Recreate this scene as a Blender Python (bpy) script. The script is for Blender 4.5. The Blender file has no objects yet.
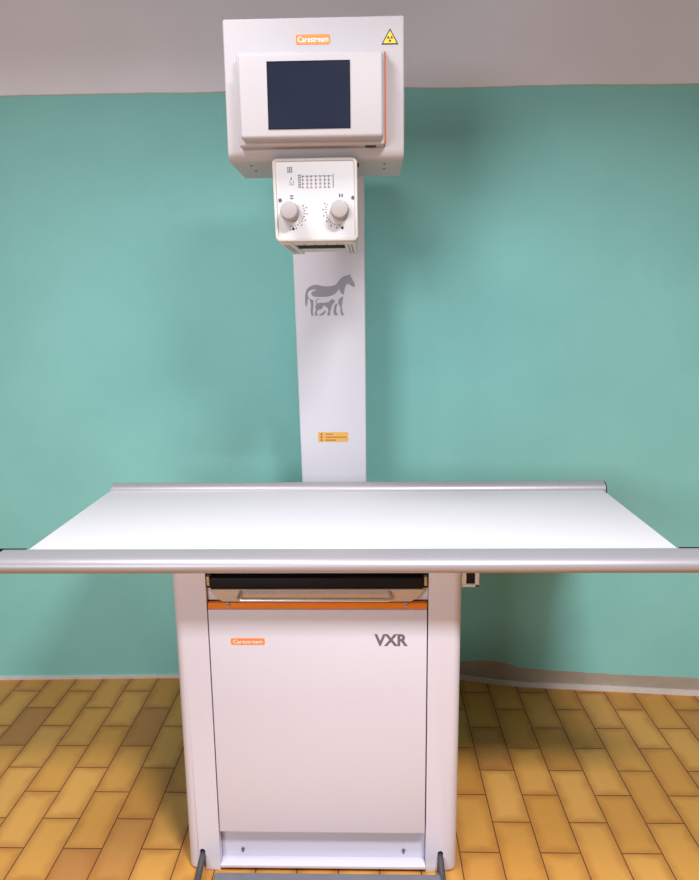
import bpy, bmesh, math, random
from mathutils import Vector, Matrix
from mathutils.geometry import tessellate_polygon
random.seed(4)
S = bpy.context.scene
C = S.collection

# ------------------------------------------------------------------ materials
def srgb(r, g, b):
    f = lambda c: (c/255/12.92) if c/255 <= .04045 else ((c/255+.055)/1.055)**2.4
    return (f(r), f(g), f(b), 1)

def nodes(name):
    m = bpy.data.materials.new(name); m.use_nodes = True
    nt = m.node_tree
    return m, nt, nt.nodes['Principled BSDF']

def mat(name, col, rough=.5, metal=0., var=.03, scale=12., bump=0., bscale=250., coat=0., spec=.5):
    """procedural: colour broken up by noise, optional fine bump"""
    m, nt, b = nodes(name)
    tc = nt.nodes.new('ShaderNodeTexCoord')
    n = nt.nodes.new('ShaderNodeTexNoise'); n.inputs['Scale'].default_value = scale; n.inputs['Detail'].default_value = 4
    nt.links.new(tc.outputs['Object'], n.inputs['Vector'])
    r = nt.nodes.new('ShaderNodeValToRGB')
    r.color_ramp.elements[0].position = .3; r.color_ramp.elements[1].position = .7
    r.color_ramp.elements[0].color = tuple(c*(1-var) for c in col[:3])+(1,)
    r.color_ramp.elements[1].color = tuple(min(1, c*(1+var)) for c in col[:3])+(1,)
    nt.links.new(n.outputs['Fac'], r.inputs['Fac']); nt.links.new(r.outputs['Color'], b.inputs['Base Color'])
    b.inputs['Roughness'].default_value = rough; b.inputs['Metallic'].default_value = metal
    b.inputs['Coat Weight'].default_value = coat; b.inputs['Specular IOR Level'].default_value = spec
    if bump:
        n2 = nt.nodes.new('ShaderNodeTexNoise'); n2.inputs['Scale'].default_value = bscale; n2.inputs['Detail'].default_value = 3
        nt.links.new(tc.outputs['Object'], n2.inputs['Vector'])
        bp = nt.nodes.new('ShaderNodeBump'); bp.inputs['Strength'].default_value = bump; bp.inputs['Distance'].default_value = .002
        nt.links.new(n2.outputs['Fac'], bp.inputs['Height']); nt.links.new(bp.outputs['Normal'], b.inputs['Normal'])
    return m

M = dict(
    enamel=mat('white_enamel', srgb(189, 182, 186), .5, var=.008, scale=5, bump=.03, bscale=500, spec=.3),
    enamel_cab=mat('cabinet_enamel', srgb(217, 213, 227), .42, var=.01, scale=4, bump=.04, bscale=500),
    column=mat('column_enamel', srgb(215, 210, 217), .5, var=.01, scale=4, bump=.04, bscale=500),
    laminate=mat('white_laminate', srgb(217, 212, 217), .6, var=.006, scale=3, spec=.25),
    alu=mat('brushed_aluminium', srgb(172, 165, 171), .42, metal=.35, var=.01, scale=60),
    steel=mat('polished_steel', srgb(212, 210, 212), .3, metal=.7, var=.03, scale=30),
    lip=mat('satin_steel', srgb(196, 184, 180), .4, metal=.45, var=.05, scale=30),
    bezel=mat('warm_grey_plastic', srgb(206, 198, 194), .5, var=.01),
    plate=mat('white_plate', srgb(206, 203, 207), .5, var=.005),
    knob=mat('grey_knob_plastic', srgb(172, 165, 165), .5, var=.01, spec=.3),
    black=mat('black_plastic', srgb(14, 15, 26), .5, var=.1, spec=.25),
    dark=mat('near_black', srgb(24, 19, 22), .8, var=.1, spec=.15),
    screen=mat('navy_screen_glass', srgb(30, 35, 54), .3, var=.1, scale=9, spec=.2),
    orange=mat('orange_strip', srgb(232, 128, 26), .45, var=.03),
    badge=mat('orange_badge', srgb(236, 142, 72), .5, var=.03),
    redline=mat('orange_red_line', srgb(226, 104, 58), .5, var=.03),
    yellow=mat('warning_yellow', srgb(248, 206, 50), .5, var=.02),
    ink=mat('dark_ink', srgb(52, 44, 54), .6, var=.03),
    tick=mat('grey_ink', srgb(112, 106, 116), .6, var=.03),
    greyink=mat('emblem_grey', srgb(150, 146, 154), .6, var=.02),
    letter=mat('letter_grey', srgb(112, 102, 110), .6, var=.02),
    white=mat('badge_white', srgb(250, 240, 232), .5, var=.01),
    sticker=mat('orange_sticker', srgb(232, 172, 84), .5, var=.03),
    brown=mat('brown_ink', srgb(120, 66, 30), .6, var=.05),
    brass=mat('latch_brass', srgb(190, 172, 130), .35, metal=.6, var=.1),
    rubber=mat('grey_rubber_paint', srgb(112, 112, 122), .5, var=.06, scale=40, bump=.1),
    rubberdark=mat('dark_lever_paint', srgb(70, 68, 72), .45, var=.06),
    skirt=mat('skirting_white', srgb(222, 214, 208), .5, var=.05, scale=20),
)

# ------------------------------------------------------------------ mesh helpers
def link(name, bm, m, parent=None, smooth=True, loc=None):
    bmesh.ops.recalc_face_normals(bm, faces=bm.faces)
    me = bpy.data.meshes.new(name); bm.to_mesh(me); bm.free()
    for x in (m if isinstance(m, (list, tuple)) else [m]): me.materials.append(x)
    if smooth:
        for p in me.polygons: p.use_smooth = True
        me.set_sharp_from_angle(angle=math.radians(35))
    o = bpy.data.objects.new(name, me); C.objects.link(o)
    if parent:
        o.parent = parent
        o.location = -Vector(parent['_org']) if '_org' in parent else (0, 0, 0)
    return o

def thing(name, loc, label, cat, group=None):
    o = bpy.data.objects.new(name, None); C.objects.link(o); o.empty_display_size = .1
    o.location = loc; o['_org'] = tuple(loc)
    o['label'] = label; o['category'] = cat
    if group: o['group'] = group
    return o

def sub(name, bm, m, parent, **k):
    """child of a mesh part (the part already carries the offset)"""
    o = link(name, bm, m, None, **k); o.parent = parent; return o

def box(bm, x0, x1, y0, y1, z0, z1, mi=0, bev=0., seg=3, sel=None, bev2=0., shift=None):
    r = bmesh.ops.create_cube(bm, size=1)
    vs = r['verts']
    for v in vs:
        v.co = Vector((x0 if v.co.x < 0 else x1, y0 if v.co.y < 0 else y1, z0 if v.co.z < 0 else z1))
    fs = list({f for v in vs for f in v.link_faces})
    if shift:
        for v in vs: v.co = shift(v.co)
    for f in fs: f.material_index = mi
    es = list({e for v in vs for e in v.link_edges})
    if sel:
        big = [e for e in es if sel((e.verts[0].co+e.verts[1].co)/2)]
        n0 = set(bm.faces)
        bmesh.ops.bevel(bm, geom=big, offset=bev, segments=max(seg, 6), affect='EDGES', profile=.5)
        for f in bm.faces:
            if f not in n0: f.material_index = mi
    elif bev:
        n0 = set(bm.faces)
        bmesh.ops.bevel(bm, geom=es, offset=bev, segments=seg, affect='EDGES', profile=.5)
        for f in bm.faces:
            if f not in n0: f.material_index = mi
    return bm

def B(*a, **k): return box(bmesh.new(), *a, **k)

def cyl(bm, p0, p1, r0, r1=None, n=24, mi=0, bev=0.):
    p0, p1 = Vector(p0), Vector(p1); d = p1-p0
    r = bmesh.ops.create_cone(bm, cap_ends=True, segments=n, radius1=r0, radius2=r0 if r1 is None else r1, depth=d.length)
    vs = r['verts']; fs = {f for v in vs for f in v.link_faces}
    for f in fs: f.material_index = mi
    if bev:
        es = [e for e in {e for v in vs for e in v.link_edges} if any(len(f.verts) > 4 for f in e.link_faces)]
        n0 = set(bm.faces)
        rr = bmesh.ops.bevel(bm, geom=es, offset=bev, segments=3, affect='EDGES', profile=.5)
        vs = list(set(v for v in vs if v.is_valid) | set(rr['verts']))
        for f in bm.faces:
            if f not in n0: f.material_index = mi
    q = Vector((0, 0, 1)).rotation_difference(d.normalized()).to_matrix().to_4x4()
    bmesh.ops.transform(bm, matrix=Matrix.Translation((p0+p1)/2) @ q, verts=vs)
    return bm

def tube(bm, pts, r, n=12, sx=1., mi=0):
    """swept round bar through points"""
    pts = [Vector(p) for p in pts]; rings = []
    up = Vector((0, 0, 1))
    for i, p in enumerate(pts):
        t = (pts[min(i+1, len(pts)-1)]-pts[max(i-1, 0)]).normalized()
        a = t.cross(up)
        if a.length < 1e-3: a = t.cross(Vector((1, 0, 0)))
        a.normalize(); b = a.cross(t)
        rings.append([bm.verts.new(p+a*r*sx*math.cos(2*math.pi*k/n)+b*r*math.sin(2*math.pi*k/n)) for k in range(n)])
    for i in range(len(rings)-1):
        for k in range(n):
            f = bm.faces.new((rings[i][k], rings[i][(k+1) % n], rings[i+1][(k+1) % n], rings[i+1][k])); f.material_index = mi
    for q in (rings[0], rings[-1]): bm.faces.new(q).material_index = mi
    return bm

def rounded(pts, rad, n=5):
    """polyline with rounded inner corners"""
    pts = [Vector(p) for p in pts]; out = [pts[0]]
    for i in range(1, len(pts)-1):
        a, b, c = pts[i-1], pts[i], pts[i+1]
        r = min(rad, (a-b).length*.45, (c-b).length*.45)
        p, q = b+(a-b).normalized()*r, b+(c-b).normalized()*r
        for k in range(n+1):
            t = k/n; out.append(p*(1-t)**2+b*2*t*(1-t)+q*t*t)
    out.append(pts[-1]); return out

def prism(bm, poly, fn0, fn1, mi=0):
    """closed polygon (2D) extruded between two mappings into space"""
    a = [bm.verts.new(fn0(*p)) for p in poly]; b = [bm.verts.new(fn1(*p)) for p in poly]
    n = len(poly)
    for t in tessellate_polygon([[Vector((p[0], p[1], 0)) for p in poly]]):
        for q in (a, b):
            try: bm.faces.new([q[i] for i in t]).material_index = mi
            except ValueError: pass
    for i in range(n):
        bm.faces.new((a[i], a[(i+1) % n], b[(i+1) % n], b[i])).material_index = mi
    return bm

def decal(bm, poly, y, th=.0006, mi=0):
    """thin print on a surface facing -y; polygon in (x,z)"""
    return prism(bm, poly, lambda x, z: (x, y, z), lambda x, z: (x, y-th, z), mi)

def rrect(x0, x1, z0, z1, r, n=5):
    out = []
    for cx, cz, a0 in ((x1-r, z1-r, 0), (x0+r, z1-r, 90), (x0+r, z0+r, 180), (x1-r, z0+r, 270)):
        for k in range(n+1):
            a = math.radians(a0+90*k/n); out.append((cx+r*math.cos(a), cz+r*math.sin(a)))
    return out

def disc(cx, cz, r, n=12): return [(cx+r*math.cos(2*math.pi*k/n), cz+r*math.sin(2*math.pi*k/n)) for k in range(n)]

def text(bm, s, x0, x1, z0, z1, y, th=.0006, mi=0, off=0.):
    """lettering fitted into a rectangle on a plane facing -y"""
    cu = bpy.data.curves.new('lettering', 'FONT'); cu.body = s; cu.resolution_u = 3; cu.offset = off
    o = bpy.data.objects.new('lettering', cu); C.objects.link(o)
    dg = bpy.context.evaluated_depsgraph_get(); dg.update()
    me = bpy.data.meshes.new_from_object(o.evaluated_get(dg))
    t = bmesh.new(); t.from_mesh(me)
    bpy.data.objects.remove(o); bpy.data.curves.remove(cu); bpy.data.meshes.remove(me)
    xs = [v.co.x for v in t.verts]; ys = [v.co.y for v in t.verts]
    sx = (x1-x0)/(max(xs)-min(xs)); sz = (z1-z0)/(max(ys)-min(ys)); mx, my = min(xs), min(ys)
    vm = {v: bm.verts.new((x0+(v.co.x-mx)*sx, y-th, z0+(v.co.y-my)*sz)) for v in t.verts}
    for f in t.faces:
        try: bm.faces.new([vm[v] for v in f.verts]).material_index = mi
        except ValueError: pass
    t.free(); return bm

# ------------------------------------------------------------------ the setting
WP = [(-3.4, 2.535), (-1.53, 2.583), (-.8, 2.603), (-.3, 2.615), (.05, 2.619), (.25, 2.607), (.37, 2.594), (.45, 2.573), (.53, 2.553), (.62, 2.541), (.78, 2.527), (1.1, 2.497), (1.28, 2.481), (2., 2.415), (3.4, 2.29)]
WALL_TOP = 2.95
def wall_material():
    m, nt, b = nodes('two_tone_wall_paint')
    N, L = nt.nodes.new, nt.links.new
    def math_(op, a, c=None):
        n = N('ShaderNodeMath'); n.operation = op
        for i, v in enumerate((a, c)):
            if v is None: continue
            if isinstance(v, (int, float)): n.inputs[i].default_value = v
            else: L(v, n.inputs[i])
        return n.outputs[0]
    def noise(scale, detail=3, rough=.5):
        n = N('ShaderNodeTexNoise'); n.inputs['Scale'].default_value = scale; n.inputs['Detail'].default_value = detail
        n.inputs['Roughness'].default_value = rough; L(tc.outputs['Object'], n.inputs['Vector']); return n.outputs['Fac']
    def ramp(fac, stops):
        r = N('ShaderNodeValToRGB'); e = r.color_ramp.elements
        while len(e) < len(stops): e.new(.5)
        for q, (p, c) in zip(e, stops): q.position = p; q.color = c
        L(fac, r.inputs['Fac']); return r.outputs['Color']
    def mix(f, a, c):
        n = N('ShaderNodeMix'); n.data_type = 'RGBA'
        for s, v in ((0, f), (6, a), (7, c)):
            if hasattr(v, 'node'): L(v, n.inputs[s])
            else: n.inputs[s].default_value = v
        return n.outputs[2]
    def curve(x, pts, lo, hi):
        """height of a paint edge along the wall"""
        t = N('ShaderNodeMapRange'); L(x, t.inputs[0]); t.inputs[1].default_value = -2; t.inputs[2].default_value = 2
        c = N('ShaderNodeFloatCurve'); cm = c.mapping.curves[0]
        P = [((px+2)/4, (pz-lo)/(hi-lo)) for px, pz in pts]
        cm.points[0].location = P[0]; cm.points[1].location = P[-1]
        for p in P[1:-1]: cm.points.new(*p)
        for p in cm.points: p.handle_type = 'VECTOR'
        c.mapping.update()
        L(t.outputs[0], c.inputs['Value'])
        return math_('ADD', math_('MULTIPLY', c.outputs[0], hi-lo), lo)
    tc = N('ShaderNodeTexCoord'); sp = N('ShaderNodeSeparateXYZ'); L(tc.outputs['Object'], sp.inputs[0])
    x, z = sp.outputs[0], sp.outputs[2]
    teal = ramp(noise(2.2, 5, .6), [(.3, srgb(*TEAL[0])), (.7, srgb(*TEAL[1]))])
    teal = mix(math_('MULTIPLY', noise(35, 4), .12), teal, srgb(*TEAL[2]))
    upper = ramp(noise(3, 4), [(.3, srgb(*UPPER[0])), (.7, srgb(*UPPER[1]))])
    bare = ramp(noise(9, 4), [(.3, srgb(168, 154, 140)), (.7, srgb(186, 172, 158))])
    hi_edge = curve(x, [(-2, 2.238), (-1.29, 2.243), (-.5, 2.247), (.13, 2.251), (.62, 2.227), (1.1, 2.211), (2, 2.19)], 2.1, 2.3)
    hi_edge = math_('ADD', hi_edge, math_('MULTIPLY', math_('SUBTRACT', noise(7, 2), .5), .008))
    lo_edge = curve(x, [(-2, .0), (.0, .0), (.3, .06), (.38, .078), (.46, .097), (.54, .097), (.6, .078), (.9, .071), (2, .071)], 0, .2)
    lo_edge = math_('ADD', lo_edge, math_('MULTIPLY', math_('SUBTRACT', noise(12, 3), .5), .012))
    col = mix(math_('GREATER_THAN', z, lo_edge), bare, teal)
    rim = math_('LESS_THAN', math_('ABSOLUTE', math_('SUBTRACT', z, hi_edge)), .0028)
    col = mix(math_('GREATER_THAN', z, hi_edge), col, upper)
    col = mix(math_('MULTIPLY', rim, .6), col, srgb(176, 170, 140))
    # a few filled plaster scars
    scar = math_('GREATER_THAN', noise(4.3, 6, .7), .74)
    col = mix(math_('MULTIPLY', scar, .15), col, srgb(150, 190, 176))
    L(col, b.inputs['Base Color'])
    b.inputs['Roughness'].default_value = .62; b.inputs['Specular IOR Level'].default_value = .3
    bp = N('ShaderNodeBump'); bp.inputs['Strength'].default_value = .2; bp.inputs['Distance'].default_value = .006
    L(math_('ADD', math_('MULTIPLY', noise(18, 5), .5), math_('MULTIPLY', noise(160, 3), .25)), bp.inputs['Height']); L(bp.outputs['Normal'], b.inputs['Normal'])
    return m

TEAL = [(136, 203, 198), (146, 212, 206), (158, 219, 213)]
UPPER = [(238, 231, 236), (245, 238, 243)]

def floor_material():
    m, nt, b = nodes('ochre_floor_tiles')
    N, L = nt.nodes.new, nt.links.new
    def math_(op, a, c=None, d=None):
        n = N('ShaderNodeMath'); n.operation = op
        for i, v in enumerate((a, c, d)):
            if v is None: continue
            if isinstance(v, (int, float)): n.inputs[i].default_value = v
            else: L(v, n.inputs[i])
        return n.outputs[0]
    W, LEN, X0, Y0 = .1121, .2323, -.985, 2.262
    tc = N('ShaderNodeTexCoord'); sp = N('ShaderNodeSeparateXYZ'); L(tc.outputs['Object'], sp.inputs[0])
    u = math_('ADD', math_('MULTIPLY', math_('SUBTRACT', sp.outputs[0], X0), 1/W), 100.)
    ui = math_('FLOOR', u); uf = math_('FRACT', u)
    odd = math_('MULTIPLY', math_('MODULO', ui, 2.), .5)
    v = math_('ADD', math_('ADD', math_('MULTIPLY', math_('SUBTRACT', sp.outputs[1], Y0), 1/LEN), 100.), odd)
    vi = math_('FLOOR', v); vf = math_('FRACT', v)
    du = math_('MULTIPLY', math_('MINIMUM', uf, math_('SUBTRACT', 1., uf)), W)
    dv = math_('MULTIPLY', math_('MINIMUM', vf, math_('SUBTRACT', 1., vf)), LEN)
    d = math_('MINIMUM', du, dv)
    cb = N('ShaderNodeCombineXYZ'); L(ui, cb.inputs[0]); L(vi, cb.inputs[1])
    wn = N('ShaderNodeTexWhiteNoise'); wn.noise_dimensions = '2D'; L(cb.outputs[0], wn.inputs['Vector'])
    def ramp(fac, stops, mode='LINEAR'):
        r = N('ShaderNodeValToRGB'); e = r.color_ramp.elements; r.color_ramp.interpolation = mode
        while len(e) < len(stops): e.new(.5)
        for q, (p, c) in zip(e, stops): q.position = p; q.color = c
        L(fac, r.inputs['Fac']); return r.outputs['Color']
    base = ramp(wn.outputs['Value'], [(0, srgb(*FL[0])), (.3, srgb(*FL[1])), (.6, srgb(*FL[2])), (.9, srgb(*FL[1])), (.95, srgb(*FL[3])), (1, srgb(*FL[3]))])
    # flamed glaze: browner towards the tile's rim, cloudy inside
    off = N('ShaderNodeVectorMath'); off.operation = 'MULTIPLY_ADD'
    L(wn.outputs['Color'], off.inputs[0]); off.inputs[1].default_value = (30, 30, 30); L(tc.outputs['Object'], off.inputs[2])
    nz = N('ShaderNodeTexNoise'); nz.inputs['Scale'].default_value = 13; nz.inputs['Detail'].default_value = 5; L(off.outputs[0], nz.inputs['Vector'])
    rim = N('ShaderNodeMapRange'); rim.interpolation_type = 'SMOOTHSTEP'; L(math_('ADD', d, math_('MULTIPLY', math_('SUBTRACT', nz.outputs['Fac'], .5), .05)), rim.inputs[0])
    rim.inputs[1].default_value = -.006; rim.inputs[2].default_value = .034; rim.inputs[3].default_value = .6; rim.inputs[4].default_value = 0.
    mx = N('ShaderNodeMix'); mx.data_type = 'RGBA'; L(rim.outputs[0], mx.inputs[0]); L(base, mx.inputs[6]); mx.inputs[7].default_value = srgb(*FL[5])
    nf = N('ShaderNodeTexNoise'); nf.inputs['Scale'].default_value = 260; nf.inputs['Detail'].default_value = 2; L(tc.outputs['Object'], nf.inputs['Vector'])
    mf = N('ShaderNodeMix'); mf.data_type = 'RGBA'; mf.blend_type = 'MULTIPLY'; mf.inputs[0].default_value = .35
    L(mx.outputs[2], mf.inputs[6]); L(ramp(nf.outputs['Fac'], [(.3, (.7, .7, .7, 1)), (.7, (1.1, 1.1, 1.1, 1))]), mf.inputs[7])
    g = math_('LESS_THAN', d, .0013)
    mg = N('ShaderNodeMix'); mg.data_type = 'RGBA'; L(g, mg.inputs[0]); L(mf.outputs[2], mg.inputs[6]); mg.inputs[7].default_value = srgb(66, 44, 28)
    L(mg.outputs[2], b.inputs['Base Color'])
    L(math_('ADD', math_('MULTIPLY', g, .35), .42), b.inputs['Roughness'])
    b.inputs['Specular IOR Level'].default_value = .35
    h = N('ShaderNodeMapRange'); L(d, h.inputs[0]); h.inputs[1].default_value = .0008; h.inputs[2].default_value = .0035
    bp = N('ShaderNodeBump'); bp.inputs['Strength'].default_value = .6; bp.inputs['Distance'].default_value = .0015
    L(math_('ADD', h.outputs[0], math_('MULTIPLY', nf.outputs['Fac'], .12)), bp.inputs['Height']); L(bp.outputs['Normal'], b.inputs['Normal'])
    return m
FL = [(202, 138, 61), (212, 150, 70), (220, 160, 82), (190, 128, 68), (166, 114, 66), (170, 102, 43)]

def smooth_path(P, step=.06):
    out = []
    for i in range(len(P)-1):
        n = max(1, int(abs(P[i+1][0]-P[i][0])/step)) if abs(P[i][0]) < 1.4 else 1
        for k in range(n): t = k/n; out.append((P[i][0]+(P[i+1][0]-P[i][0])*t, P[i][1]+(P[i+1][1]-P[i][1])*t))
    return out+[P[-1]]
plan = WP + [(3.4, 2.8), (-3.4, 2.8)]
o = link('wall_back', prism(bmesh.new(), plan, lambda x, y: (x, y, -.05), lambda x, y: (x, y, WALL_TOP)), wall_material()); o['kind'] = 'structure'
o['label'] = 'back wall painted teal below and pale grey above'
o = link('floor', B(-3.4, 3.4, -2.2, 2.79, -.05, 0.), floor_material(), smooth=False); o['kind'] = 'structure'
o['label'] = 'floor of ochre rectangular tiles laid in a running bond'
sk = WP + [(x, y-.009) for x, y in reversed(WP)]
o = link('baseboard_back', prism(bmesh.new(), sk, lambda x, y: (x, y, 0.), lambda x, y: (x, y, .0135 if x < .2 else .0205)), M['skirt']); o['kind'] = 'structure'
o['label'] = 'thin white skirting strip along the foot of the teal wall'

# ------------------------------------------------------------------ cabinet under the table
cab = thing('table_cabinet', (-.1285, 1.885, 0), 'white cabinet pedestal with orange striped door and drawer, standing on the tiles', 'cabinet')
XL, XR, YF, YB, ZT = -.4940, .2310, 1.610, 2.150, .894
IL, IR = -.4075, .1475
def post(x0, x1, outer, slot):
    bm = B(x0, x1, YF, YB, .0005, ZT)
    s = 1 if outer > 0 else -1
    es = [e for e in bm.edges if abs(e.verts[0].co.z-e.verts[1].co.z) > .5 and abs(e.verts[0].co.x-(x1 if s > 0 else x0)) < 1e-4]
    bmesh.ops.bevel(bm, geom=es, offset=.024, segments=10, affect='EDGES', profile=.5)
    es = [e for e in bm.edges if all(v.co.z < .002 for v in e.verts) and all((v.co.x-(x0+x1)/2)*s > -.03 and v.co.y < YB-.1 for v in e.verts) and not all(abs(v.co.x-(x0 if s > 0 else x1)) < 1e-4 for v in e.verts)]
    bmesh.ops.bevel(bm, geom=es, offset=.010, segments=4, affect='EDGES', profile=.5)
    o = link('side_post', bm, M['enamel_cab'], cab)
    # pedal slot cut through the front
    cut = bmesh.new(); pr = [(slot-.0075, -.02), (slot+.0075, -.02)]+[(slot+.0075*math.cos(math.pi*k/8), .058+.0075*math.sin(math.pi*k/8)) for k in range(9)]
    prism(cut, pr, lambda x, z: (x, YF-.05, z), lambda x, z: (x, YF+.10, z))
    bmesh.ops.recalc_face_normals(cut, faces=cut.faces)
    me = bpy.data.meshes.new('cut'); cut.to_mesh(me); cut.free(); me.materials.append(M['dark'])
    co = bpy.data.objects.new('cut', me); C.objects.link(co); co.location = o.location; co.parent = cab
    md = o.modifiers.new('slot', 'BOOLEAN'); md.object = co; md.operation = 'DIFFERENCE'; md.solver = 'EXACT'
    dg = bpy.context.evaluated_depsgraph_get(); dg.update()
    nm = bpy.data.meshes.new_from_object(o.evaluated_get(dg)); old = o.data
    o.modifiers.clear(); o.data = nm; bpy.data.meshes.remove(old); bpy.data.objects.remove(co); bpy.data.meshes.remove(me)
    if len(nm.materials) == 1: nm.materials.append(M['dark'])
    for p in nm.polygons: p.use_smooth = True
    nm.set_sharp_from_angle(angle=math.radians(35))
    return o
post(XL, IL, -1, -.4545); post(IR, XR, 1, .1865)
# carcass behind the door, coloured near-black to stand for the cavity's shade
bm = B(IL+.0005, IR-.0005, 1.70, YB-.01, .01, ZT-.004)
link('carcass', bm, M['dark'], cab)
link('back_panel', B(XL+.03, XR-.03, YB-.009, YB+.004, .01, ZT, bev=.003), M['enamel_cab'], cab)
# door
door = link('door', B(IL+.003, IR-.003, YF-.002, YF+.016, .120, .7575, bev=.0025), M['enamel_cab'], cab)
bm = bmesh.new(); decal(bm, rrect(-.3500, -.2640, .6630, .6805, .004), YF-.002)
text(bm, 'Carestream', -.3445, -.2695, .6668, .6768, YF-.0026, mi=1, th=.0004, off=.012)
sub('badge', bm, [M['badge'], M['white']], door, smooth=False)
bm = bmesh.new(); text(bm, 'VXR', .0125, .0965, .6600, .6925, YF-.002, off=.034)
sub('lettering', bm, M['letter'], door, smooth=False)
link('orange_strip', B(IL+.003, IR-.003, YF-.001, YF+.016, .759, .7750, bev=.0015), M['orange'], cab)
for x in (-.3525, .0920):
    bm = cyl(bmesh.new(), (x, YF+.004, .7715), (x, YF-.004, .7715), .0058, bev=.001, n=16); cyl(bm, (x, YF-.0035, .7715), (x, YF-.0043, .7715), .0026, n=6, mi=1)
    link('screw', bm, [M['alu'], M['tick']], cab)
link('upper_rail', B(IL+.0005, IR-.0005, YF+.012, YF+.03, .7775, .815, bev=.002), M['enamel_cab'], cab)
# recess under the door
kp = link('kick_plate', box(B(IL+.0005, IR-.0005, YF+.028, YF+.04, .015, .135, bev=.0015), IL+.0005, IR-.0005, YF-.004, YF+.034, .010, .020, bev=.002), M['enamel_cab'], cab)
for x in (-.350, .0895):
    bm = cyl(bmesh.new(), (x, YF+.034, .0425), (x, YF+.025, .0425), .005, bev=.001, n=14); cyl(bm, (x, YF+.0255, .0355), (x, YF+.0275, .0355), .0028, n=10)
    sub('screw', bm, M['letter'], kp)
# drawer
dr = link('drawer', B(IL+.014, IR-.014, YF-.010, YF+.30, .8165, .8445, bev=.002), M['black'], cab)
bm = bmesh.new()
lipp = [(IL+.014, .8160), (IR-.014, .8160), (IR-.014, .812), (IR-.030, .792), (IR-.046, .7845), (IL+.046, .7845), (IL+.030, .792), (IL+.014, .812)]
prism(bm, lipp, lambda x, z: (x, YF-.013, z), lambda x, z: (x, YF+.02, z))
sub('front_lip', bm, M['lip'], dr)
bm = tube(bmesh.new(), rounded([(-.3170, YF-.010, .811), (-.3240, YF-.034, .7975), (.0560, YF-.034, .7975), (.0490, YF-.010, .811)], .014), .0046, 12)
sub('handle', bm, M['steel'], dr)
for x in (IL+.008, IR-.008):
    bm = B(x-.004, x+.004, YF-.006, YF+.03, .822, .846, bev=.0015); box(bm, x-.0065, x+.0065, YF+.006, YF+.05, .812, .868, mi=1, bev=.001)
    sub('latch', bm, [M['brass'], M['black']], dr)
# bracket on the right flank
bm = bmesh.new()
for a in ((XR, XR+.012, .812, .860), (XR+.034, XR+.044, .808, .860)): box(bm, a[0], a[1], 1.63, 1.70, a[2], a[3], bev=.001)
box(bm, XR, XR+.044, 1.63, 1.70, .858, .892, bev=.001); box(bm, XR, XR+.044, 1.63, 1.70, .808, .815, bev=.001)
box(bm, XR+.011, XR+.035, 1.637, 1.70, .814, .859, mi=1)
link('side_bracket', bm, [M['bezel'], M['black']], cab)
# foot pedal
fp = link('foot_pedal', B(-.412, .184, 1.500, 1.566, .022, .036, bev=.006, seg=4), M['rubber'], cab); fp['label'] = 'grey foot pedal bar along the floor'
for x, s in ((-.4545, 1), (.1865, -1)):
    bm = tube(bmesh.new(), rounded([(x, YF+.06, .050), (x, YF-.004, .044), (x-.001*s, YF-.045, .028), (x, 1.535, .026), (x+.048*s, 1.525, .027)], .022), .0088, 14)
    sub('pedal_lever', bm, M['rubberdark'], fp)

# ------------------------------------------------------------------ tabletop
top = thing('tabletop', (-.05, 1.81, ZT), 'long white examination tabletop with aluminium edge rails, lying on the cabinet', 'table')
link('panel', B(-.816, .722, 1.524, 2.08, ZT+.001, .9365, bev=.0015), M['laminate'], top)
def rail(name, prof, x0, x1):
    bm = bmesh.new(); a = [bm.verts.new((x0, y, z)) for y, z in prof]; b = [bm.verts.new((x1, y, z)) for y, z in prof]
    n = len(prof); bm.faces.new(a); bm.faces.new(b)
    for i in range(n): bm.faces.new((a[i], a[(i+1) % n], b[(i+1) % n], b[i]))
    return link(name, bm, M['alu'], top)
def arc(cy, cz, ry, rz, a0, a1, n=14): return [(cy+ry*math.cos(math.radians(a0+(a1-a0)*k/n)), cz+rz*math.sin(math.radians(a0+(a1-a0)*k/n))) for k in range(n+1)]
pf = [(1.530, .902), (1.530, .9455), (1.494, .9455)]+arc(1.492, .924, .028, .0205, 92, 268)
fr = rail('front_rail', pf, -.8615, .7625)
for a, b_ in ((-.8720, -.8085), (.7145, .7700)):
    sub('rail_end_strip', B(a, b_, 1.529, 1.534, .938, .9470, bev=.0008), M['black'], fr)  # short black strip along the inner lip at each rail end
pb = [(2.070, .902), (2.070, .934)]+arc(2.100, .9345, .030, .0245, 180, 0, 18)+[(2.130, .902)]
br = rail('back_rail', pb, -.806, .730)
for x0, x1, o_ in ((-.8625, -.8616, fr), (.7626, .7635, fr)):
    sub('end_cap', prism(bmesh.new(), [(1.512+(y-1.512)*.94, .923+(z-.923)*.94) for y, z in pf], lambda y, z: (x0, y, z), lambda y, z: (x1, y, z)), M['black'], o_)
for x0, x1 in ((-.8075, -.8062), (.7302, .733)):
    sub('end_cap', prism(bmesh.new(), pb, lambda y, z: (x0, y, z), lambda y, z: (x1, y, z)), M['black'] if x0 > 0 else M['alu'], br)

# ------------------------------------------------------------------ column
CY = 2.28
col = thing('tube_stand', (-.116, 2.34, 0), 'tall white column with grey animal emblem, standing behind the tabletop', 'stand')
def lean(co): return Vector((co.x - (.0 if co.x > -.1 else (co.z-.92)*.016), co.y, co.z))
shaft = link('shaft', B(-.2262, -.0062, CY, CY+.13, 0, 2.06, bev=.005, shift=lean), M['column'], col)
link('support_arm', B(-.205, -.03, 1.8905, CY+.01, 1.90, 2.05, bev=.006), M['column'], col)
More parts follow.
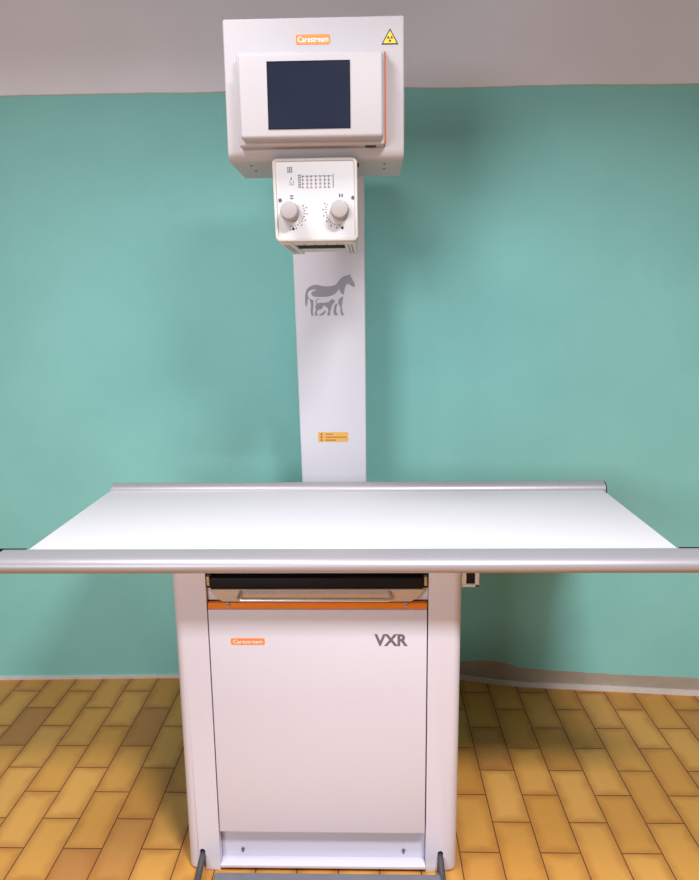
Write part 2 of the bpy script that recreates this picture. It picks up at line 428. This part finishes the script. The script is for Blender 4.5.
# emblem traced as a grey silhouette
HP = dict(
    back=[(75,446),(63,400),(64,345),(66,300),(80,240),(110,206),(150,184),(180,179),(220,182),(265,193),(310,200),(360,198),(400,188),(430,172),(455,132),(490,97),(530,77),(560,73),(577,60),(588,68),(593,86),(608,110),(623,145),(641,185),(637,206),(620,208),(600,198),(577,180),(553,172),(540,180),(527,212),(518,252),(511,298),(500,297),(482,285),(466,256),(455,226),(447,242),(434,266),(405,290),(375,306),(330,318),(280,323),(220,323),(172,320),(148,308),(136,285),(146,262),(172,249),(205,238),(170,233),(132,240),(106,258),(95,284),(97,312),(112,338),(96,345),(90,395),(82,425)],
    hind_leg=[(114,342),(136,350),(160,362),(160,410),(156,450),(150,500),(158,546),(132,546),(124,480),(130,410)],
    cat=[(240,350),(222,340),(200,345),(184,365),(186,392),(196,404),(178,430),(186,470),(172,512),(174,542),(208,544),(206,532),(195,512),(206,478),(240,470),(268,450),(274,418),(300,438),(326,458),(331,490),(318,520),(318,544),(350,544),(352,500),(362,468),(372,430),(386,402),(408,388),(405,368),(383,350),(368,352),(356,362),(340,381),(300,392),(240,391),(214,397),(200,388),(196,370),(206,354),(222,350)],
    paw=[(225,534),(258,512),(284,490),(298,478),(301,500),(286,524),(260,542),(220,545)],
    fore_leg=[(399,428),(412,412),(438,400),(424,450),(420,498),(441,540),(402,546),(388,512),(394,462)],
    front_leg=[(447,366),(466,338),(505,318),(497,370),(487,430),(492,500),(514,540),(480,546),(468,500),(470,446),(446,410)])
hx = lambda px: -.2030+(px/11.65-5.)*(.1640/50.); hz = lambda py: 1.4690+(48.-py/11.65)*(.1345/43.)-.0012
bm = bmesh.new()
for p in HP.values(): decal(bm, [(hx(a), hz(b_)) for a, b_ in p], CY)
sub('animal_emblem', bm, M['greyink'], shaft, smooth=False)['label'] = 'grey horse silhouette with smaller animals inside'
bm = bmesh.new(); decal(bm, rrect(-.1680, -.0670, 1.0525, 1.0860, .002), CY)
for k, (z, x1) in enumerate(((1.0795, -.118), (1.0690, -.073), (1.0590, -.106))):
    decal(bm, disc(-.1565, z, .0032, 8), CY-.0006, .0003, 1)
    x = -.142
    while x < x1:
        w = random.uniform(.003, .008); decal(bm, [(x, z-.0014), (min(x+w, x1), z-.0014), (min(x+w, x1), z+.0014), (x, z+.0014)], CY-.0006, .0003, 1); x += w+.0012
sub('information_sticker', bm, [M['sticker'], M['brown']], shaft, smooth=False)['label'] = 'small orange sticker with three lines of text'

# ------------------------------------------------------------------ x-ray head
HY = 1.67
head = thing('xray_head', (-.116, 1.78, 1.830), 'white boxy x-ray head with dark screen, held high on the column', 'x-ray machine')
bm = B(-.3175, .0865, HY, 1.890, 1.830, 2.1285)
es = [e for e in bm.edges if all(v.co.y < HY+.001 and v.co.z < 1.84 for v in e.verts)]
bmesh.ops.bevel(bm, geom=es, offset=.022, segments=6, affect='EDGES', profile=.5)
es = [e for e in bm.edges if e.calc_face_angle(0) > 1.2]
bmesh.ops.bevel(bm, geom=es, offset=.005, segments=3, affect='EDGES', profile=.5)
hs = link('housing', bm, M['enamel'], head)
for x, y in ((-.2719, 1.720), (-.2711, 1.784), (.0425, 1.725), (.0432, 1.785)):
    sub('screw', cyl(bmesh.new(), (x, y, 1.833), (x, y, 1.8287), .0036, n=12), M['letter'], hs)
bm = bmesh.new(); decal(bm, rrect(-.1545, -.0785, 2.0725, 2.0930, .0035), HY)
text(bm, 'Carestream', -.1505, -.0825, 2.0770, 2.0890, HY-.0006, th=.0004, mi=1, off=.012)
sub('badge', bm, [M['badge'], M['white']], hs, smooth=False)
bm = bmesh.new(); tx, tz0, tz1 = .0540, 2.0690, 2.1020
decal(bm, [(tx-.0190, tz0), (tx+.0190, tz0), (tx, tz1)], HY, mi=1); decal(bm, [(tx-.0148, tz0+.0026), (tx+.0148, tz0+.0026), (tx, tz1-.0048)], HY-.0006, .0003, 0)
cz = tz0+.0118
decal(bm, disc(tx, cz, .0013, 10), HY-.0009, .0003, 1)
for a in (90, 210, 330):
    a0 = a+60+0
    decal(bm, [(tx+rr*math.cos(math.radians(t)), cz+rr*math.sin(math.radians(t))) for rr, ts in ((.0022, range(a0-28, a0+29, 14)), (.0066, range(a0+28, a0-29, -14))) for t in ts], HY-.0009, .0003, 1)
sub('radiation_warning_sticker', bm, [M['yellow'], M['ink']], hs, smooth=False)

con = link('control_console', box(B(-.2845, .0415, 1.640, HY+.0002, 1.8550, 2.0500, bev=.004), -.2745, .0375, 1.598, 1.645, 1.8620, 2.0340, bev=.007, seg=4), M['enamel'], head)
sub('edge_strip', B(.0413, .0450, 1.648, 1.668, 1.8600, 2.0480, bev=.0008), M['redline'], con)
bm = bmesh.new(); sx0, sx1, sz0, sz1 = -.2105, -.0352, 1.8815, 2.0145
sub('screen', B(sx0, sx1, 1.5968, 1.6000, sz0, sz1), M['screen'], con, smooth=False)
bm = bmesh.new(); t_ = .0016
for a in ((sx0-t_, sx0, sz0-t_, sz1+t_), (sx1, sx1+t_, sz0-t_, sz1+t_), (sx0, sx1, sz0-t_, sz0), (sx0, sx1, sz1, sz1+t_)): box(bm, a[0], a[1], 1.5964, 1.600, a[2], a[3])
sub('screen_edge_shade', bm, M['dark'], con)  # dark border painted as the shadow around an inset screen
sub('port', B(-.002, .022, 1.650, 1.664, 1.8535, 1.8565), M['black'], con)

# collimator
KY, KB = 1.652, 1.88
kx0, kx1, kz0, kz1 = -.2150, -.0208, 1.6490, 1.8325
def taper(co):
    t = (kz1-co.z)/(kz1-kz0); return Vector((co.x+(.0040 if co.x < -.12 else .0012)*t, co.y, co.z))
bm = B(kx0+.006, kx1-.006, KY+.006, KB, kz0+.004, 1.8297, bev=.004, shift=taper)
kc = link('collimator', bm, M['bezel'], head)
bm = bmesh.new()                                                        # raised rim around the face
def ring(inset, y):
    return [bm.verts.new(taper(Vector((x, y, z)))) for x, z in rrect(kx0+inset, kx1-inset, kz0+inset, kz1-inset, max(.012-inset*.8, .002), 6)]
R_ = [ring(0, KY+.03), ring(0, KY+.004), ring(.001, KY+.001), ring(.003, KY), ring(.006, KY), ring(.0072, KY+.001), ring(.008, KY+.004)]
for a, b_ in zip(R_[:-1], R_[1:]):
    for i in range(len(a)): bm.faces.new((a[i], a[(i+1) % len(a)], b_[(i+1) % len(a)], b_[i]))
bm.faces.new(R_[0]); bm.faces.new(R_[-1])
sub('face_rim', bm, M['bezel'], kc)
PY = KY+.0026
sub('face_plate', B(kx0+.008, kx1-.008, PY, KY+.012, kz0+.008, kz1-.008, shift=taper), M['plate'], kc, smooth=False)
# printing on the face, placed in picture-like millimetres on the plate
bm = bmesh.new()
def flush(name):
    global bm
    sub(name, bm, [M['tick'], M['ink']], kc, smooth=False); bm = bmesh.new()
def P_(x, z, w, h, mi=0): decal(bm, [(x-w/2, z-h/2), (x+w/2, z-h/2), (x+w/2, z+h/2), (x-w/2, z+h/2)], PY, .0004, mi)
def kx(px): return -.2044+(px-276)*(.1767/77.5)
def kz(py): return 1.8260-(py-161)*(.1662/76.)
cx_, cz_ = kx(289.2), kz(169.8)                                            # field-size icon: hatched square
for k in (-1, 0, 1): P_(cx_, cz_+k*.0042, .0120, .0013, 0); P_(cx_+k*.0042, cz_, .0013, .0140, 0)
flush('field_icon')
cx_, cz_ = kx(290), kz(181)                                            # lamp icon
decal(bm, [(cx_-.001, cz_+.003), (cx_+.003, cz_+.003), (cx_+.001, cz_+.009)], PY, .0004, 1)
for dx, dz, w, h in ((-.002, -.003, .001, .010), (.006, -.002, .001, .008), (.002, -.008, .010, .0012), (.001, -.004, .004, .001)): P_(cx_+dx, cz_+dz, w, h)
flush('lamp_icon')
for c, px in enumerate((302, 306.5, 310.5, 315, 319.5, 324, 328)):          # chart of small figures
    for r_ in range(4):
        z = kz(176.5+r_*3.7); P_(kx(px)-.0010, z, .0020, .0040); P_(kx(px)+.0018, z, .0016, .0030)
    P_(kx(px), kz(182), .0007, .0240)
for px in (298, 299.5, 332.5):
    for k in range(6): P_(kx(px), kz(175.5+k*2.3), .0026, .0036)
P_(kx(315), kz(176.2), .074, .0007)
flush('exposure_chart')
for px, py in ((290.5, 197), (340, 196)):                                # slot icons over the knobs
    for k in (-1, 1):
        if px < 300: P_(kx(px), kz(py)+k*.0028, .0075, .0026, 1)
        else: P_(kx(px)+k*.0028, kz(py), .0026, .0075, 1)
    flush('slot_icon')
KN = ((-.1752, 1.7148), (-.0612, 1.7162))
for (x, z), (a0, a1), (dx_, dz_) in zip(KN, ((-92, 25), (155, 268)), ((kx(291.3), kz(229)), (kx(341), kz(228.5)))):
    decal(bm, disc(dx_, dz_, .0034, 10), PY, .0004, 1)
    for k in range(12):
        a = math.radians(a0+(a1-a0)*k/11); rr, rl = .0305, .0335 + (.0015 if k % 2 else 0)
        t = Vector((-math.sin(a), math.cos(a)))*.0008; n_ = Vector((math.cos(a), math.sin(a)))
        c0, c1 = Vector((x, z))+n_*rr, Vector((x, z))+n_*rl
        decal(bm, [tuple(c0-t), tuple(c1-t), tuple(c1+t), tuple(c0+t)], PY, .0004, 1)
        if k % 2 == 0:
            c2 = Vector((x, z))+n_*.0385; P_(c2.x, c2.y, .0030, .0034, 0)
    flush('dial_scale')
bm.free()
for px, py in ((278.7, 199.8), (352, 198.3)):
    x, z = kx(px), kz(py)
    b2 = cyl(bmesh.new(), (x, PY+.002, z), (x, PY-.002, z), .0042, n=14, bev=.0006); cyl(b2, (x, PY-.0018, z), (x, PY-.0023, z), .0022, n=6, mi=1)
    sub('screw', b2, [M['tick'], M['ink']], kc)
for x, z in KN:
    b2 = bmesh.new(); n = 72; rings = []
    for y, r_, fl in ((PY, .0208, .0), (PY-.003, .0218, .0008), (PY-.012, .0216, .0008), (PY-.0135, .0203, .0), (PY-.034, .0195, 0), (PY-.0365, .0187, 0), (PY-.0372, .0172, 0)):
        rings.append([b2.verts.new((x+(r_-(fl if k % 4 < 2 else 0))*math.cos(2*math.pi*k/n), y, z+(r_-(fl if k % 4 < 2 else 0))*math.sin(2*math.pi*k/n))) for k in range(n)])
    for a, b_ in zip(rings[:-1], rings[1:]):
        for k in range(n): b2.faces.new((a[k], a[(k+1) % n], b_[(k+1) % n], b_[k]))
    b2.faces.new(rings[0]); b2.faces.new(rings[-1])
    sub('knob', b2, M['knob'], kc)
sub('side_button', cyl(bmesh.new(), (kx1-.006, KY+.020, 1.818), (kx1+.0035, KY+.020, 1.818), .0045, n=14), M['black'], kc)
# accessory holder under the collimator: two rails running back, an open slot between them
for x0, x1 in ((kx0+.0110, kx0+.0420), (kx1-.0330, kx1-.0050)):
    b2 = B(x0, x1, KY+.016, 1.99, kz0-.004, kz0+.006, bev=.0012)
    for k in (0, 1): box(b2, x0+.008+k*.008, x0+.011+k*.008, KY+.05, 1.95, kz0-.0046, kz0-.003, mi=1)
    sub('accessory_rail', b2, [M['bezel'], M['tick']], kc)
b2 = B(kx0+.0425, kx1-.0335, KY+.016, KY+.068, kz0-.003, kz0+.006, bev=.0012)
for k in range(4): box(b2, -.150+k*.026, -.146+k*.026, KY+.04, KY+.052, kz0-.0036, kz0-.002, mi=1)
sub('front_plate', b2, [M['bezel'], M['tick']], kc)
sub('exit_window', B(kx0+.0425, kx1-.0335, KY+.069, 1.836, kz0-.001, kz0+.0055), M['dark'], kc)
sub('rear_plate', B(kx0+.0425, kx1-.0335, 1.837, 1.93, kz0-.003, kz0+.006, bev=.0012), M['bezel'], kc)

# ------------------------------------------------------------------ light
w = bpy.data.worlds.new('room_light'); S.world = w; w.use_nodes = True
w.node_tree.nodes['Background'].inputs[0].default_value = (.98, .98, 1, 1)
w.node_tree.nodes['Background'].inputs[1].default_value = .06
def area(name, loc, target, sx, sy, power, col=(1, 1, 1), spread=180):
    l = bpy.data.lights.new(name, 'AREA'); l.shape = 'RECTANGLE'; l.size = sx; l.size_y = sy; l.energy = power; l.color = col; l.spread = math.radians(spread)
    o = bpy.data.objects.new(name, l); C.objects.link(o); o.location = loc
    o.rotation_euler = (Vector(target)-Vector(loc)).to_track_quat('-Z', 'Y').to_euler(); return o
area('ceiling_lamp', (.55, .1, 2.9), (.55, .11, 0), .55, .35, 79, (.97, .98, 1), 146)
area('ceiling_lamp', (-.85, 1.0, 2.9), (-.85, 1.01, 0), .7, .35, 23, (.98, .98, 1), 144)
area('front_fill', (-1.55, -1.9, 1.8), (-.1, 2, 1.15), 1.2, 1.0, 60, (.93, .96, 1))  # added fill for the front faces, unseen source behind the camera

# ------------------------------------------------------------------ camera (from the photograph's vanishing points)
r = Vector((.9996, .0252, -.0114)).normalized(); f = Vector((-.0269, .9814, -.1900)).normalized()
u = r.cross(f).normalized(); r = f.cross(u)
cd = bpy.data.cameras.new('camera'); co = bpy.data.objects.new('camera', cd); C.objects.link(co)
mw = Matrix((r, u, -f)).transposed().to_4x4(); mw.translation = (0, 0, 1.5); co.matrix_world = mw
cd.sensor_fit = 'VERTICAL'; cd.sensor_height = 24; cd.lens = 24*690/880; cd.clip_start = .05
S.camera = co
for o in bpy.data.objects:
    if '_org' in o: del o['_org']
S.view_settings.view_transform = 'Standard'; S.view_settings.look = 'None'
S.view_settings.exposure = 0.; S.view_settings.gamma = 1.; S.view_settings.use_curve_mapping = False
